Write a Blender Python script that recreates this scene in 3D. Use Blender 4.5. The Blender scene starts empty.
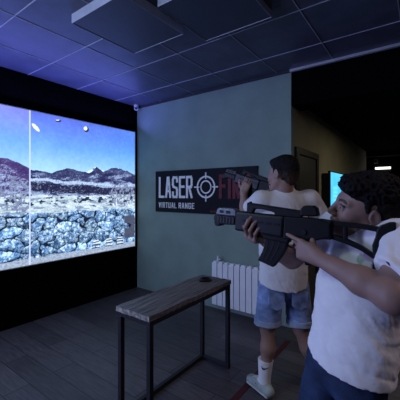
import bpy, bmesh, math, random
import numpy as np
from mathutils import Vector, Matrix

random.seed(7)
COL = bpy.context.scene.collection
PI = math.pi

# ------------------------------------------------------------------ materials
def lin(c):
    c = c / 255.0
    return c / 12.92 if c <= 0.04045 else ((c + 0.055) / 1.055) ** 2.4

def srgb(r, g, b):
    return (lin(r), lin(g), lin(b), 1.0)

def mat(name, color, rough=0.6, spec=0.5, metal=0.0, var=0.12, scale=8.0, bump=0.0, bscale=60.0, attr=None, stretch=None, emit=0.0):
    m = bpy.data.materials.new(name); m.use_nodes = True
    nt = m.node_tree; N = nt.nodes; L = nt.links
    b = N['Principled BSDF']
    b.inputs['Roughness'].default_value = rough
    b.inputs['Metallic'].default_value = metal
    b.inputs['Specular IOR Level'].default_value = spec
    tc = N.new('ShaderNodeTexCoord')
    src = tc.outputs['Object']
    if stretch:
        mp = N.new('ShaderNodeMapping'); mp.inputs['Scale'].default_value = stretch
        L.new(src, mp.inputs['Vector']); src = mp.outputs['Vector']
    nz = N.new('ShaderNodeTexNoise'); nz.inputs['Scale'].default_value = scale; nz.inputs['Detail'].default_value = 6
    L.new(src, nz.inputs['Vector'])
    hsv = N.new('ShaderNodeMix'); hsv.data_type = 'RGBA'; hsv.blend_type = 'MULTIPLY'
    hsv.inputs[0].default_value = 1.0
    rmp = N.new('ShaderNodeMapRange')
    rmp.inputs['From Min'].default_value = 0.3; rmp.inputs['From Max'].default_value = 0.7
    rmp.inputs['To Min'].default_value = 1 - var; rmp.inputs['To Max'].default_value = 1 + var
    L.new(nz.outputs['Fac'], rmp.inputs['Value'])
    cmb = N.new('ShaderNodeCombineColor')
    for k in range(3): L.new(rmp.outputs['Result'], cmb.inputs[k])
    if attr:
        at = N.new('ShaderNodeAttribute'); at.attribute_name = attr
        L.new(at.outputs['Color'], hsv.inputs[6])
    else:
        hsv.inputs[6].default_value = color
    L.new(cmb.outputs['Color'], hsv.inputs[7])
    L.new(hsv.outputs[2], b.inputs['Base Color'])
    if bump:
        n2 = N.new('ShaderNodeTexNoise'); n2.inputs['Scale'].default_value = bscale; n2.inputs['Detail'].default_value = 4
        L.new(src, n2.inputs['Vector'])
        bp = N.new('ShaderNodeBump'); bp.inputs['Strength'].default_value = bump; bp.inputs['Distance'].default_value = 0.01
        L.new(n2.outputs['Fac'], bp.inputs['Height']); L.new(bp.outputs['Normal'], b.inputs['Normal'])
    if emit:
        b.inputs['Emission Color'].default_value = color; b.inputs['Emission Strength'].default_value = emit
    return m

def mat_planks(name):
    m = bpy.data.materials.new(name); m.use_nodes = True
    nt = m.node_tree; N = nt.nodes; L = nt.links
    b = N['Principled BSDF']; b.inputs['Roughness'].default_value = 0.42
    b.inputs['Specular IOR Level'].default_value = 0.35
    tc = N.new('ShaderNodeTexCoord')
    br = N.new('ShaderNodeTexBrick'); br.offset = 0.37
    br.inputs['Color1'].default_value = (0.062, 0.054, 0.060, 1); br.inputs['Color2'].default_value = (0.105, 0.092, 0.10, 1)
    br.inputs['Mortar'].default_value = (0.012, 0.012, 0.013, 1)
    br.inputs['Scale'].default_value = 1.0; br.inputs['Mortar Size'].default_value = 0.003
    br.inputs['Brick Width'].default_value = 1.25; br.inputs['Row Height'].default_value = 0.19
    L.new(tc.outputs['Object'], br.inputs['Vector'])
    mp = N.new('ShaderNodeMapping'); mp.inputs['Scale'].default_value = (1.2, 14, 1)
    L.new(tc.outputs['Object'], mp.inputs['Vector'])
    nz = N.new('ShaderNodeTexNoise'); nz.inputs['Scale'].default_value = 4; nz.inputs['Detail'].default_value = 8; nz.inputs['Roughness'].default_value = 0.7
    L.new(mp.outputs['Vector'], nz.inputs['Vector'])
    mr = N.new('ShaderNodeMapRange'); mr.inputs['From Min'].default_value = 0.3; mr.inputs['From Max'].default_value = 0.7
    mr.inputs['To Min'].default_value = 0.55; mr.inputs['To Max'].default_value = 1.4
    L.new(nz.outputs['Fac'], mr.inputs['Value'])
    cmb = N.new('ShaderNodeCombineColor')
    for k in range(3): L.new(mr.outputs['Result'], cmb.inputs[k])
    mx = N.new('ShaderNodeMix'); mx.data_type = 'RGBA'; mx.blend_type = 'MULTIPLY'; mx.inputs[0].default_value = 1
    L.new(br.outputs['Color'], mx.inputs[6]); L.new(cmb.outputs['Color'], mx.inputs[7])
    L.new(mx.outputs[2], b.inputs['Base Color'])
    bp = N.new('ShaderNodeBump'); bp.inputs['Strength'].default_value = 0.25; bp.inputs['Distance'].default_value = 0.004
    L.new(nz.outputs['Fac'], bp.inputs['Height']); L.new(bp.outputs['Normal'], b.inputs['Normal'])
    return m

def mat_emit_attr(name, strength):
    m = bpy.data.materials.new(name); m.use_nodes = True
    nt = m.node_tree; N = nt.nodes; L = nt.links
    b = N['Principled BSDF']; b.inputs['Base Color'].default_value = (0.02, 0.02, 0.02, 1); b.inputs['Roughness'].default_value = 0.7
    at = N.new('ShaderNodeAttribute'); at.attribute_name = 'Col'
    L.new(at.outputs['Color'], b.inputs['Emission Color']); b.inputs['Emission Strength'].default_value = strength
    return m

SCREEN_GAIN = 0.92
M = {}
M['floor'] = mat_planks('grey_wood_laminate')
M['wall_green'] = mat('painted_teal_plaster', (0.235, 0.315, 0.275, 1), 0.75, 0.3, var=0.10, scale=3.0, bump=0.15, bscale=40)
M['wall_olive'] = mat('painted_olive_plaster', (0.30, 0.28, 0.20, 1), 0.75, 0.3, var=0.10, scale=3.0, bump=0.1, bscale=40)
M['wall_black'] = mat('black_matte_paint', (0.0025, 0.0025, 0.003, 1), 0.95, 0.03, var=0.2)
M['wall_dark'] = mat('charcoal_paint', (0.05, 0.05, 0.055, 1), 0.8, 0.2)
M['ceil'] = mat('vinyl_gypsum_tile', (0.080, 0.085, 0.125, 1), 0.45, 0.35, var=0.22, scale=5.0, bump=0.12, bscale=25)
M['ceil_bar'] = mat('ceiling_bar_white', (0.42, 0.43, 0.50, 1), 0.35, 0.5)
M['trim'] = mat('aluminium_trim', (0.60, 0.61, 0.66, 1), 0.3, 0.5, metal=0.3)
M['panel'] = mat('panel_lit_sides', (0.50, 0.52, 0.60, 1), 0.4, 0.5)  # slab sides made pale so they look lit beside the dark underside
M['diffuser'] = mat('panel_diffuser', (0.045, 0.052, 0.078, 1), 0.5, 0.4, var=0.04)
M['black'] = mat('black_polymer', (0.0045, 0.0048, 0.007, 1), 0.5, 0.22, var=0.25, scale=30, bump=0.1, bscale=300)
M['black_hi'] = mat('grey_polymer', (0.009, 0.010, 0.014, 1), 0.42, 0.3, var=0.2, scale=30)
M['rail_grey'] = mat('worn_grey_metal', (0.12, 0.14, 0.175, 1), 0.4, 0.5, metal=0.2, var=0.2, scale=40)
M['white_mark'] = mat('white_paint', (0.8, 0.8, 0.8, 1), 0.5)
M['steel_black'] = mat('black_powder_coat', (0.012, 0.012, 0.015, 1), 0.5, 0.4)
M['wood'] = mat('dark_rustic_wood', (0.15, 0.125, 0.12, 1), 0.38, 0.5, var=0.65, scale=5, bump=0.5, bscale=8, stretch=(14, 1.2, 14))
M['wood_edge'] = mat('raw_wood_edge', (0.30, 0.27, 0.24, 1), 0.7, 0.3, var=0.6, scale=40, bump=0.8, bscale=60)
M['sign_black'] = mat('sign_black_vinyl', (0.006, 0.006, 0.011, 1), 0.6, 0.15)
M['sign_white'] = mat('sign_white_vinyl', (0.88, 0.88, 0.88, 1), 0.5, 0.3, var=0.10, scale=25)
M['sign_red'] = mat('sign_red_vinyl', (0.13, 0.005, 0.015, 1), 0.5, 0.3, var=0.25, scale=25)
M['radiator'] = mat('white_enamel', (0.86, 0.88, 0.92, 1), 0.3, 0.5, var=0.03)
M['white_plastic'] = mat('white_plastic', (0.75, 0.75, 0.77, 1), 0.35, 0.5, var=0.03)
M['lens'] = mat('dark_lens', (0.005, 0.005, 0.007, 1), 0.08, 0.6)
M['door'] = mat('brushed_dark_door', (0.14, 0.14, 0.14, 1), 0.38, 0.5, metal=0.6, var=0.1, stretch=(1, 1, 20))
M['door_frame'] = mat('dark_brown_frame', (0.022, 0.018, 0.016, 1), 0.5)
M['tape'] = mat('red_floor_tape', (0.065, 0.006, 0.009, 1), 0.6, 0.4, var=0.2, scale=20)
M['skin'] = mat('skin', None, 0.5, 0.35, var=0.06, scale=25, attr='Col', bump=0.05, bscale=200)
M['hair'] = mat('black_hair', None, 0.7, 0.12, var=0.35, scale=60, attr='Col', bump=0.5, bscale=120)
M['shirt'] = mat('white_cotton', None, 0.8, 0.2, var=0.03, scale=10, attr='Col', bump=0.12, bscale=90)
M['jeans'] = mat('dark_denim', (0.022, 0.038, 0.088, 1), 0.85, 0.2, var=0.55, scale=9, bump=0.25, bscale=120)
M['shorts'] = mat('light_denim', (0.21, 0.29, 0.50, 1), 0.85, 0.2, var=0.55, scale=10, bump=0.25, bscale=120)
M['cuff'] = mat('denim_reverse', (0.33, 0.40, 0.55, 1), 0.85, 0.2, var=0.2, scale=14, bump=0.2, bscale=120)
M['sock'] = mat('white_sock', (0.78, 0.78, 0.78, 1), 0.9, 0.1, var=0.04, bump=0.2, bscale=200)
M['shoe'] = mat('pale_sneaker', (0.40, 0.46, 0.42, 1), 0.6, 0.3, var=0.12, scale=15)
M['sole'] = mat('pale_rubber', (0.55, 0.57, 0.53, 1), 0.7, 0.3, var=0.1)
M['dark_mark'] = mat('dark_print', (0.01, 0.01, 0.02, 1), 0.7, 0.2)
M['screen'] = mat_emit_attr('projected_picture', SCREEN_GAIN)
M['tv_picture'] = mat_emit_attr('tv_picture', 1.3)
M['tube'] = mat('lit_tube', (1.0, 0.98, 0.95, 1), 0.4, emit=2.2)
M['grey'] = mat('grey_plastic', (0.16, 0.16, 0.16, 1), 0.5)
M['paper'] = mat('white_paper', (0.8, 0.8, 0.8, 1), 0.8)

# ------------------------------------------------------------------ mesh helpers
def finish(name, bm, material, parent=None, loc=None, smooth=False, bevel=0.0):
    me = bpy.data.meshes.new(name)
    bmesh.ops.recalc_face_normals(bm, faces=bm.faces)
    bm.to_mesh(me); bm.free()
    me.materials.append(material)
    if smooth:
        me.polygons.foreach_set('use_smooth', [True] * len(me.polygons))
    o = bpy.data.objects.new(name, me); COL.objects.link(o)
    if parent: o.parent = parent
    if loc is not None: o.location = loc
    if bevel:
        md = o.modifiers.new('Bevel', 'BEVEL'); md.width = bevel; md.segments = 2; md.limit_method = 'ANGLE'; md.angle_limit = 0.6
    return o

def box(bm, lo, hi):
    x0, y0, z0 = lo; x1, y1, z1 = hi
    v = [bm.verts.new(p) for p in ((x0, y0, z0), (x1, y0, z0), (x1, y1, z0), (x0, y1, z0), (x0, y0, z1), (x1, y0, z1), (x1, y1, z1), (x0, y1, z1))]
    for f in ((0, 3, 2, 1), (4, 5, 6, 7), (0, 1, 5, 4), (1, 2, 6, 5), (2, 3, 7, 6), (3, 0, 4, 7)):
        bm.faces.new([v[i] for i in f])

def boxes(name, lst, material, parent=None, bevel=0.0, loc=None):
    bm = bmesh.new()
    for lo, hi in lst: box(bm, lo, hi)
    return finish(name, bm, material, parent, bevel=bevel, loc=loc)

def prism(bm, pts, y0, y1):
    """polygon in x/z pushed from y0 to y1"""
    a = [bm.verts.new((p[0], y0, p[1])) for p in pts]; b = [bm.verts.new((p[0], y1, p[1])) for p in pts]
    bm.faces.new(a); bm.faces.new(b[::-1])
    n = len(pts)
    for i in range(n): bm.faces.new((a[i], b[i], b[(i + 1) % n], a[(i + 1) % n]))

def cyl(bm, a, b, r0, r1=None, seg=20):
    r1 = r0 if r1 is None else r1
    a = Vector(a); b = Vector(b); d = (b - a).normalized()
    u = d.orthogonal().normalized(); w = d.cross(u)
    A = [bm.verts.new(a + (u * math.cos(t) + w * math.sin(t)) * r0) for t in [2 * PI * i / seg for i in range(seg)]]
    B = [bm.verts.new(b + (u * math.cos(t) + w * math.sin(t)) * r1) for t in [2 * PI * i / seg for i in range(seg)]]
    bm.faces.new(A[::-1]); bm.faces.new(B)
    for i in range(seg): bm.faces.new((A[i], A[(i + 1) % seg], B[(i + 1) % seg], B[i]))

def tube(bm, pts, r, seg=8):
    for i in range(len(pts) - 1): cyl(bm, pts[i], pts[i + 1], r, r, seg)

RIB = [0]
def ribbon(bm, pts, w, y0, y1):
    """a flat bar of width w along a polyline in x/z, thick from y0 to y1, with square joints"""
    for i in range(len(pts) - 1):
        a = np.array(pts[i], float); b = np.array(pts[i + 1], float)
        d = b - a; l = np.hypot(*d); d /= l; n = np.array([-d[1], d[0]]) * w / 2
        e = d * (w / 2 * 0.98)
        q = [a - e + n, a - e - n, b + e - n, b + e + n]
        RIB[0] += 1
        prism(bm, [tuple(p) for p in q], y0 - 0.00025 * (RIB[0] % 9), y1)

def annulus(bm, c, r0, r1, y0, y1, seg=48):
    for i in range(seg):
        t0 = 2 * PI * i / seg; t1 = 2 * PI * (i + 1) / seg
        q = [(c[0] + r * math.cos(t), c[1] + r * math.sin(t)) for r, t in ((r0, t0), (r1, t0), (r1, t1), (r0, t1))]
        prism(bm, q, y0, y1)

def empty(name, loc, label=None, cat=None, group=None, rot=None):
    o = bpy.data.objects.new(name, None); COL.objects.link(o)
    o.location = loc; o.empty_display_size = 0.1
    if rot: o.rotation_euler = rot
    tag(o, label, cat, group)
    return o

def tag(o, label=None, cat=None, group=None, kind=None):
    if label: o['label'] = label
    if cat: o['category'] = cat
    if group: o['group'] = group
    if kind: o['kind'] = kind
    return o

def structure(o): o['kind'] = 'structure'; return o

# ------------------------------------------------------------------ room
XW, YB, XC, HC = -3.69, 3.33, -1.19, 2.87      # screen wall, sign wall, passage corner, ceiling
XR, YF, YE, HP = 2.6, -2.8, 8.8, 2.56          # right wall, wall behind, passage end, passage ceiling
structure(boxes('floor', [((XW - 0.12, YF - 0.12, -0.1), (XR + 0.12, YE + 0.12, 0))], M['floor']))
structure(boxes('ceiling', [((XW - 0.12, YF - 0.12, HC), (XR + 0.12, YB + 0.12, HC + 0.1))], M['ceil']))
structure(boxes('ceiling_passage', [((XC - 0.12, YB + 0.31, HP), (XR + 0.12, YE + 0.12, HP + 0.12))], M['wall_black']))
structure(boxes('wall_left', [((XW - 0.12, YF - 0.12, 0), (XW, YB + 0.12, HC))], M['wall_black']))
structure(boxes('wall_back', [((XW, YB, 0), (XC, YB + 0.12, HC))], M['wall_green']))
structure(boxes('wall_passage', [((XC - 0.12, YB + 0.12, 0), (XC, YE, HP))], M['wall_olive']))
structure(boxes('wall_far', [((XC - 0.12, YE, 0), (XR + 0.12, YE + 0.12, HP))], M['wall_black']))
structure(boxes('wall_right', [((XR, YF - 0.12, 0), (XR + 0.12, YE, HC))], M['wall_dark']))
structure(boxes('wall_front', [((XW, YF - 0.12, 0), (XR, YF, HC))], M['wall_dark']))
structure(boxes('beam', [((XC, YB + 0.012, 2.475), (XR, YB + 0.31, HC))], M['wall_black']))
# suspended ceiling bars (600 mm grid) and edge trims
gx = [-3.15 + 0.6 * k for k in range(10)]; gy = [1.05 + 0.616 * k for k in range(-6, 4)]
structure(boxes('trim_1', [((x - 0.003, YF, HC - 0.005), (x + 0.003, YB, HC)) for x in gx if x < XR], M['ceil_bar']))
structure(boxes('trim_2', [((XW, y - 0.003, HC - 0.0055), (XR, y + 0.003, HC)) for y in gy], M['ceil_bar']))
structure(boxes('trim_3', [((XC - 0.01, YB - 0.02, HC - 0.028), (XR, YB + 0.012, HC - 0.001))], M['trim']))
structure(boxes('trim_4', [((XW, YB - 0.02, HC - 0.03), (XC - 0.01, YB, HC))], M['wall_dark']))
structure(boxes('trim_5', [((XC, YE - 0.02, 2.40), (XR, YE, 2.43))], M['grey']))
structure(boxes('baseboard_passage', [((XC, 4.45, 0), (XC + 0.014, YE, 0.08))], M['door_frame']))

# passage door
d = structure(boxes('door_1', [((XC, 3.52, 0.0), (XC + 0.012, 4.24, 1.95))], M['door']))
boxes('door_frame', [((XC, 3.44, 0), (XC + 0.035, 3.52, 2.03)), ((XC, 4.24, 0), (XC + 0.035, 4.32, 2.03)), ((XC, 3.52, 1.95), (XC + 0.035, 4.24, 2.03))], M['door_frame'], d, bevel=0.004)
bm = bmesh.new(); cyl(bm, (XC + 0.012, 4.16, 1.02), (XC + 0.06, 4.16, 1.02), 0.012); cyl(bm, (XC + 0.055, 4.17, 1.02), (XC + 0.055, 4.05, 1.02), 0.010)
finish('door_handle', bm, M['trim'], d, smooth=False)

# ------------------------------------------------------------------ numpy noise
def _hash(i, j, k, seed):
    n = (i * 374761393 + j * 668265263 + k * 2147483647 + seed * 974711) & 0xFFFFFFFF
    n = ((n ^ (n >> 13)) * 1274126177) & 0xFFFFFFFF
    n = n ^ (n >> 16)
    return (n & 0xFFFF) / 65535.0

def vnoise(P, seed=0):
    P = np.asarray(P, float); I = np.floor(P).astype(np.int64); f = P - I; f = f * f * (3 - 2 * f)
    out = 0
    for a in (0, 1):
        wa = f[..., 0] if a else 1 - f[..., 0]
        for b in (0, 1):
            wb = f[..., 1] if b else 1 - f[..., 1]
            for c in (0, 1):
                wc = f[..., 2] if c else 1 - f[..., 2]
                out = out + wa * wb * wc * _hash(I[..., 0] + a, I[..., 1] + b, I[..., 2] + c, seed)
    return out * 2 - 1

def fbm(P, octv=4, seed=0, gain=0.5):
    s = 0; a = 1; t = 0
    for o in range(octv):
        s = s + a * vnoise(np.asarray(P) * (2 ** o), seed + o); t += a; a *= gain
    return s / t

# ------------------------------------------------------------------ projection screen
def screen_picture(Y, Z):
    """sRGB picture: sky, snowy mountains, pale field, dry-stone wall; Y, Z in metres on the wall"""
    S = Y.shape; P2 = lambda sx, sz, o=0.0: np.stack([Y * sx + o, Z * sz, np.full(S, 0.37 + o)], -1)
    left = Y < 1.68
    t = np.clip((Z - 1.62) / 0.84, 0, 1)
    n = fbm(P2(2.2, 2.2), 4, 3)
    low = np.array([180, 224, 246.]); mid = np.array([104, 160, 238.]); top = np.array([92, 112, 224.])
    topl = np.array([124, 130, 232.])
    tt = t[..., None]
    topc = np.where(left[..., None], topl, top)
    sky = np.where(tt < 0.55, low + (mid - low) * (tt / 0.55), mid + (topc - mid) * ((tt - 0.55) / 0.45))
    right_tint = np.clip((Y - 2.2) / 1.0, 0, 1)[..., None]
    sky = sky * (1 - 0.35 * right_tint * tt) + np.array([70, 150, 235.]) * (0.35 * right_tint * tt)
    sky = sky + 14 * n[..., None] + 9 * fbm(P2(30, 30), 2, 9)[..., None]
    img = sky
    # far blue-grey ridge with a snow peak, then the dark near ridge
    ry = np.array(RIDGE)[:, 0]; rz = np.array(RIDGE)[:, 1]
    tex = fbm(P2(14, 22), 4, 11); fine = fbm(P2(60, 75), 3, 21); speck = fbm(P2(95, 110), 2, 25)
    slope = fbm(np.stack([Y * 7 + Z * 9, Z * 24 - Y * 3, Y * 0 + 1.3], -1), 4, 27)
    far = np.interp(Y, [2.2, 2.32, 2.42, 2.50, 2.545, 2.58, 2.63, 2.70, 2.80], [1.70, 1.76, 1.785, 1.83, 1.862, 1.86, 1.835, 1.81, 1.76]) + 0.008 * fbm(P2(40, 0), 2, 6)
    infar = (Z < far) & (Y > 2.2) & (Y < 2.8)
    shade = (fbm(np.stack([Y * 22 + Z * 14, Z * 20, Y * 0], -1), 3, 8) > 0.08)
    fc = np.where(shade[..., None], np.array([104, 134, 188.]), np.array([214, 232, 250.])) + 12 * fine[..., None]
    img = np.where(infar[..., None], fc, img)
    ridge = np.interp(Y, ry, rz) + 0.012 * fbm(P2(18, 0), 3, 5)
    hz = 1.44
    inm = Z < ridge
    rel = np.clip((ridge - Z) / np.maximum(ridge - hz, 0.02), 0, 1)
    rock = np.array([50, 54, 96.]) + 34 * slope[..., None] + 26 * fine[..., None]
    rock = np.where(left[..., None], rock + np.array([22, 4, 18.]), rock)
    # snow lies on the slopes that face up; speckled, thinner near the top
    sn = np.clip((slope + 0.5 * speck - 0.08 + 0.25 * (rel > 0.4)) * 3.0, 0, 1) * np.clip(rel * 5, 0.15, 1)
    snow = np.array([158, 184, 222.]) + 30 * fine[..., None]
    m = rock + (snow - rock) * (0.85 * sn)[..., None]
    # dark forest band on the lower slope, pale strip above it
    fb_ = 1.545 - 0.035 * (Y - 2.3) + 0.03 * fbm(P2(4, 0), 2, 12)
    forest = (np.abs(Z - fb_) < 0.05 + 0.02 * tex) & (Y > 1.68)
    m = np.where(forest[..., None], np.array([34, 38, 70.]) + 40 * np.clip(speck, -.3, 1)[..., None] + 70 * (fine > 0.3)[..., None], m)
    pale = (np.abs(Z - fb_ - 0.085 - 0.02 * slope) < 0.018 + 0.012 * tex) & (speck > -0.35) & (Y > 1.68)
    m = np.where(pale[..., None], np.array([170, 194, 226.]) + 40 * fine[..., None], m)
    img = np.where(inm[..., None], m, img)
    # field
    fz = 1.475 + 0.025 * fbm(P2(5, 0), 3, 41)
    streak = fbm(P2(7, 48), 4, 43)
    fld = np.array([186, 206, 220.]) + 60 * streak[..., None] + 44 * fine[..., None]
    fld = np.where((fbm(P2(10, 40), 3, 44) > 0.16)[..., None], np.array([128, 148, 176.]) + 30 * fine[..., None], fld)
    bush = (fbm(P2(16, 34), 3, 47) > 0.20 + 0.5 * np.clip((1.36 - Z) / 0.1, 0, 1)) & (Z > 1.30)
    fld = np.where(bush[..., None], np.array([36, 46, 72.]) + 50 * fine[..., None], fld)
    img = np.where((Z < fz)[..., None], fld, img)
    # leafless shrubs at both ends of the field
    for yc, w, h in ((1.48, 0.24, 0.34), (3.02, 0.25, 0.28)):
        r = np.hypot((Y - yc) / w, (Z - 1.47) / h * 1.6)
        br = (r + 0.3 * tex < 1) & (fbm(P2(55, 28), 2, 53) + 0.4 * speck > 0.02)
        img = np.where(br[..., None], np.array([120, 132, 166.]) + 50 * fine[..., None], img)
    # dry stone wall: voronoi cells
    wt = 1.262 + 0.035 * fbm(P2(6, 0), 3, 61)
    rs = np.random.RandomState(4)
    cy, cz = [], []
    for r_ in range(6):
        zz = 0.66 + r_ * 0.118
        for yy in np.arange(0.05, 3.35, 0.215):
            cy.append(yy + 0.10 * (r_ % 2) + rs.uniform(-0.10, 0.10)); cz.append(zz + rs.uniform(-0.05, 0.05))
    cy = np.array(cy); cz = np.array(cz)
    d1 = np.full(S, 9.0); d2 = np.full(S, 9.0); idx = np.zeros(S, int)
    wy = Y + 0.07 * fbm(P2(8, 10), 3, 67); wz = Z + 0.05 * fbm(P2(8, 10, 5), 3, 69)
    for i in range(len(cy)):
        dd = np.hypot(wy - cy[i], (wz - cz[i]) * 1.35)
        c1 = dd < d1
        d2 = np.where(c1, d1, np.minimum(d2, dd)); idx = np.where(c1, i, idx); d1 = np.where(c1, dd, d1)
    tone = rs.uniform(0.8, 1.12, len(cy))[idx]
    up = np.clip((wz - cz[idx]) / 0.06, -1, 1)
    stone = (np.array([96, 134, 182.]) + 22 * up[..., None]) * tone[..., None] + 80 * fbm(P2(22, 26), 3, 71)[..., None] + 85 * fine[..., None] + 75 * speck[..., None]
    lightp = fbm(P2(34, 40), 3, 73) > 0.06
    stone = np.where(lightp[..., None], stone + np.array([64, 62, 50.]), stone)
    gap = (d2 - d1) < 0.011 + 0.024 * fbm(P2(11, 14), 2, 77)
    stone = np.where(gap[..., None], np.array([22, 28, 52.]) + 12 * fine[..., None], stone)
    stone = np.where((d2 - d1 < 0.035)[..., None] & (up < -0.2)[..., None], stone * 0.7, stone)
    img = np.where((Z < wt)[..., None], stone, img)
    # ground strip and printed data at the foot of the picture
    gz = 0.742 + 0.012 * fbm(P2(7, 0), 2, 81)
    img = np.where((Z < gz)[..., None], np.array([150, 165, 190.]) + 50 * fine[..., None], img)
    dark = (np.abs(Y - 3.16) < 0.10) & (np.abs(Z - 0.98) < 0.17) & (fbm(P2(9, 9), 2, 83) > -0.2)
    img = np.where(dark[..., None], np.array([72, 78, 100.]) + 20 * fine[..., None], img)
    for c in (2.56, 2.78, 2.98):
        for z, w in ((0.835, 0.045), (0.80, 0.06), (0.755, 0.065)):
            b = (np.abs(Y - c) < w) & (np.abs(Z - z) < 0.0075) & (fbm(P2(60, 9), 2, 85) > -0.25)
            img = np.where(b[..., None], np.array([215, 225, 235.]), img)
            b2 = (np.abs(Y - c) < w) & (np.abs(Z - z + 0.017) < 0.006)
            img = np.where(b2[..., None], np.array([30, 38, 60.]), img)
    # flying clay discs
    for (yc, zc, a, b_, ang) in ((CLAY[0] + (0.058, 0.022, -0.75)), (CLAY[1] + (0.040, 0.014, 0.15)), (CLAY[2] + (0.040, 0.038, 0))):
        u = (Y - yc) * math.cos(ang) + (Z - zc) * math.sin(ang); v = -(Y - yc) * math.sin(ang) + (Z - zc) * math.cos(ang)
        e = (u / a) ** 2 + (v / b_) ** 2
        img = np.where((e < 1)[..., None], np.array([235, 240, 248.]), img)
        if a < 0.05:
            sh = (e < 1.0) & (((u + 0.014) / a) ** 2 + ((v - 0.012) / b_) ** 2 > 0.55)
            img = np.where(sh[..., None], np.array([40, 44, 70.]), img)
    # bright seam between the two projected halves, bright rim
    img = np.where((np.abs(Y - 1.68) < 0.006)[..., None], np.array([196, 210, 245.]), img)
    return np.clip(img, 0, 255)

RIDGE = [(0.0, 1.86), (0.6, 1.94), (1.0, 1.90), (1.37, 1.876), (1.44, 1.880), (1.52, 1.852), (1.60, 1.825), (1.679, 1.788), (1.681, 1.775),
         (1.80, 1.765), (1.93, 1.748), (2.05, 1.790), (2.14, 1.812), (2.26, 1.803), (2.36, 1.786), (2.46, 1.775), (2.50, 1.80), (2.57, 1.86), (2.63, 1.83), (2.68, 1.80),
         (2.75, 1.83), (2.80, 1.86), (2.90, 1.875), (2.97, 1.865), (3.05, 1.845), (3.14, 1.83), (3.27, 1.78)]
CLAY = [(1.745, 2.27), (2.02, 2.40), (2.41, 2.36)]
SY0, SY1, SZ0, SZ1 = 0.09, 3.268, 0.668, 2.455
def make_screen():
    root = empty('projection_screen', (XW, (SY0 + SY1) / 2, SZ0), 'large lit projection screen on the black wall showing snowy mountains and a stone wall', 'screen')
    nu, nv = 640, 340
    yy = np.linspace(SY0, SY1, nu + 1); zz = np.linspace(SZ0, SZ1, nv + 1)
    Yg, Zg = np.meshgrid(yy, zz)
    img = screen_picture(Yg, Zg) / 255.0
    img = np.where(img <= 0.04045, img / 12.92, ((img + 0.055) / 1.055) ** 2.4)
    V = np.stack([np.full(Yg.shape, 0.014), Yg - (SY0 + SY1) / 2, Zg - SZ0], -1).reshape(-1, 3)
    i = np.arange(nv)[:, None] * (nu + 1) + np.arange(nu)[None, :]
    Q = np.stack([i, i + 1, i + nu + 2, i + nu + 1], -1).reshape(-1, 4)
    o = raw_mesh('picture', V, Q, M['screen'], img.reshape(-1, 3), parent=root, smooth=False)
    w = (SY1 - SY0) / 2; h = SZ1 - SZ0
    boxes('backing_board', [((0, -w - 0.01, -0.01), (0.012, w + 0.01, h + 0.01))], M['white_plastic'], root)

def raw_mesh(name, V, Q, material, col=None, parent=None, smooth=True):
    me = bpy.data.meshes.new(name)
    V = np.asarray(V, np.float32); Q = np.asarray(Q, np.int32)
    me.vertices.add(len(V)); me.vertices.foreach_set('co', V.ravel())
    me.loops.add(Q.size); me.loops.foreach_set('vertex_index', Q.ravel())
    me.polygons.add(len(Q)); me.polygons.foreach_set('loop_start', np.arange(len(Q), dtype=np.int32) * 4)
    try: me.polygons.foreach_set('loop_total', np.full(len(Q), 4, np.int32))
    except Exception: pass
    me.polygons.foreach_set('use_smooth', np.full(len(Q), smooth))
    me.update(calc_edges=True); me.validate()
    if col is not None:
        a = me.color_attributes.new('Col', 'FLOAT_COLOR', 'POINT')
        c = np.ones((len(V), 4), np.float32); c[:, :3] = col
        a.data.foreach_set('color', c.ravel())
    me.materials.append(material)
    o = bpy.data.objects.new(name, me); COL.objects.link(o)
    if parent: o.parent = parent
    return o
make_screen()

# ------------------------------------------------------------------ sign
GLYPH = {
 'L': [[(0, 1), (0, 0), (1, 0)]], 'A': [[(0, 0), (.38, 1), (.62, 1), (1, 0)], [(.17, .3), (.83, .3)]],
 'S': [[(1, .8), (1, .9), (.85, 1), (.15, 1), (0, .9), (0, .62), (.15, .53), (.85, .45), (1, .36), (1, .1), (.85, 0), (.15, 0), (0, .1), (0, .22)]],
 'E': [[(1, 1), (0, 1), (0, 0), (1, 0)], [(0, .52), (.85, .52)]],
 'R': [[(0, 0), (0, 1), (.85, 1), (1, .9), (1, .6), (.85, .5), (0, .5)], [(.45, .5), (1, 0)]],
 'F': [[(1, 1), (0, 1), (0, 0)], [(0, .52), (.85, .52)]], 'I': [[(.5, 0), (.5, 1)]],
 'V': [[(0, 1), (.5, 0), (1, 1)]], 'T': [[(0, 1), (1, 1)], [(.5, 1), (.5, 0)]],
 'U': [[(0, 1), (0, .12), (.15, 0), (.85, 0), (1, .12), (1, 1)]], 'N': [[(0, 0), (0, 1), (1, 0), (1, 1)]],
 'G': [[(1, .82), (1, .9), (.85, 1), (.15, 1), (0, .88), (0, .12), (.15, 0), (.85, 0), (1, .12), (1, .46), (.6, .46)]],
}
def lettering(bm, text, x0, x1, z0, z1, stroke, y0, y1, gap):
    ws = [0.0 if c == 'I' else (0.8 if c == ' ' else 1.0) for c in text]
    # every glyph box is (u + stroke) wide except I and space
    n_w = sum(ws); fixed = sum(stroke if c != ' ' else 0 for c in text) + gap * (len(text) - 1)
    u = (x1 - x0 - fixed) / n_w
    x = x0
    for c, w in zip(text, ws):
        if c == ' ': x += u * w + gap; continue
        bw = u * w
        for pl in GLYPH[c]:
            pts = [(x + stroke / 2 + (p[0] if c != 'I' else 0) * bw, z0 + stroke / 2 + p[1] * (z1 - z0 - stroke)) for p in pl]
            ribbon(bm, pts, stroke, y0, y1)
        x += bw + stroke + gap

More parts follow.
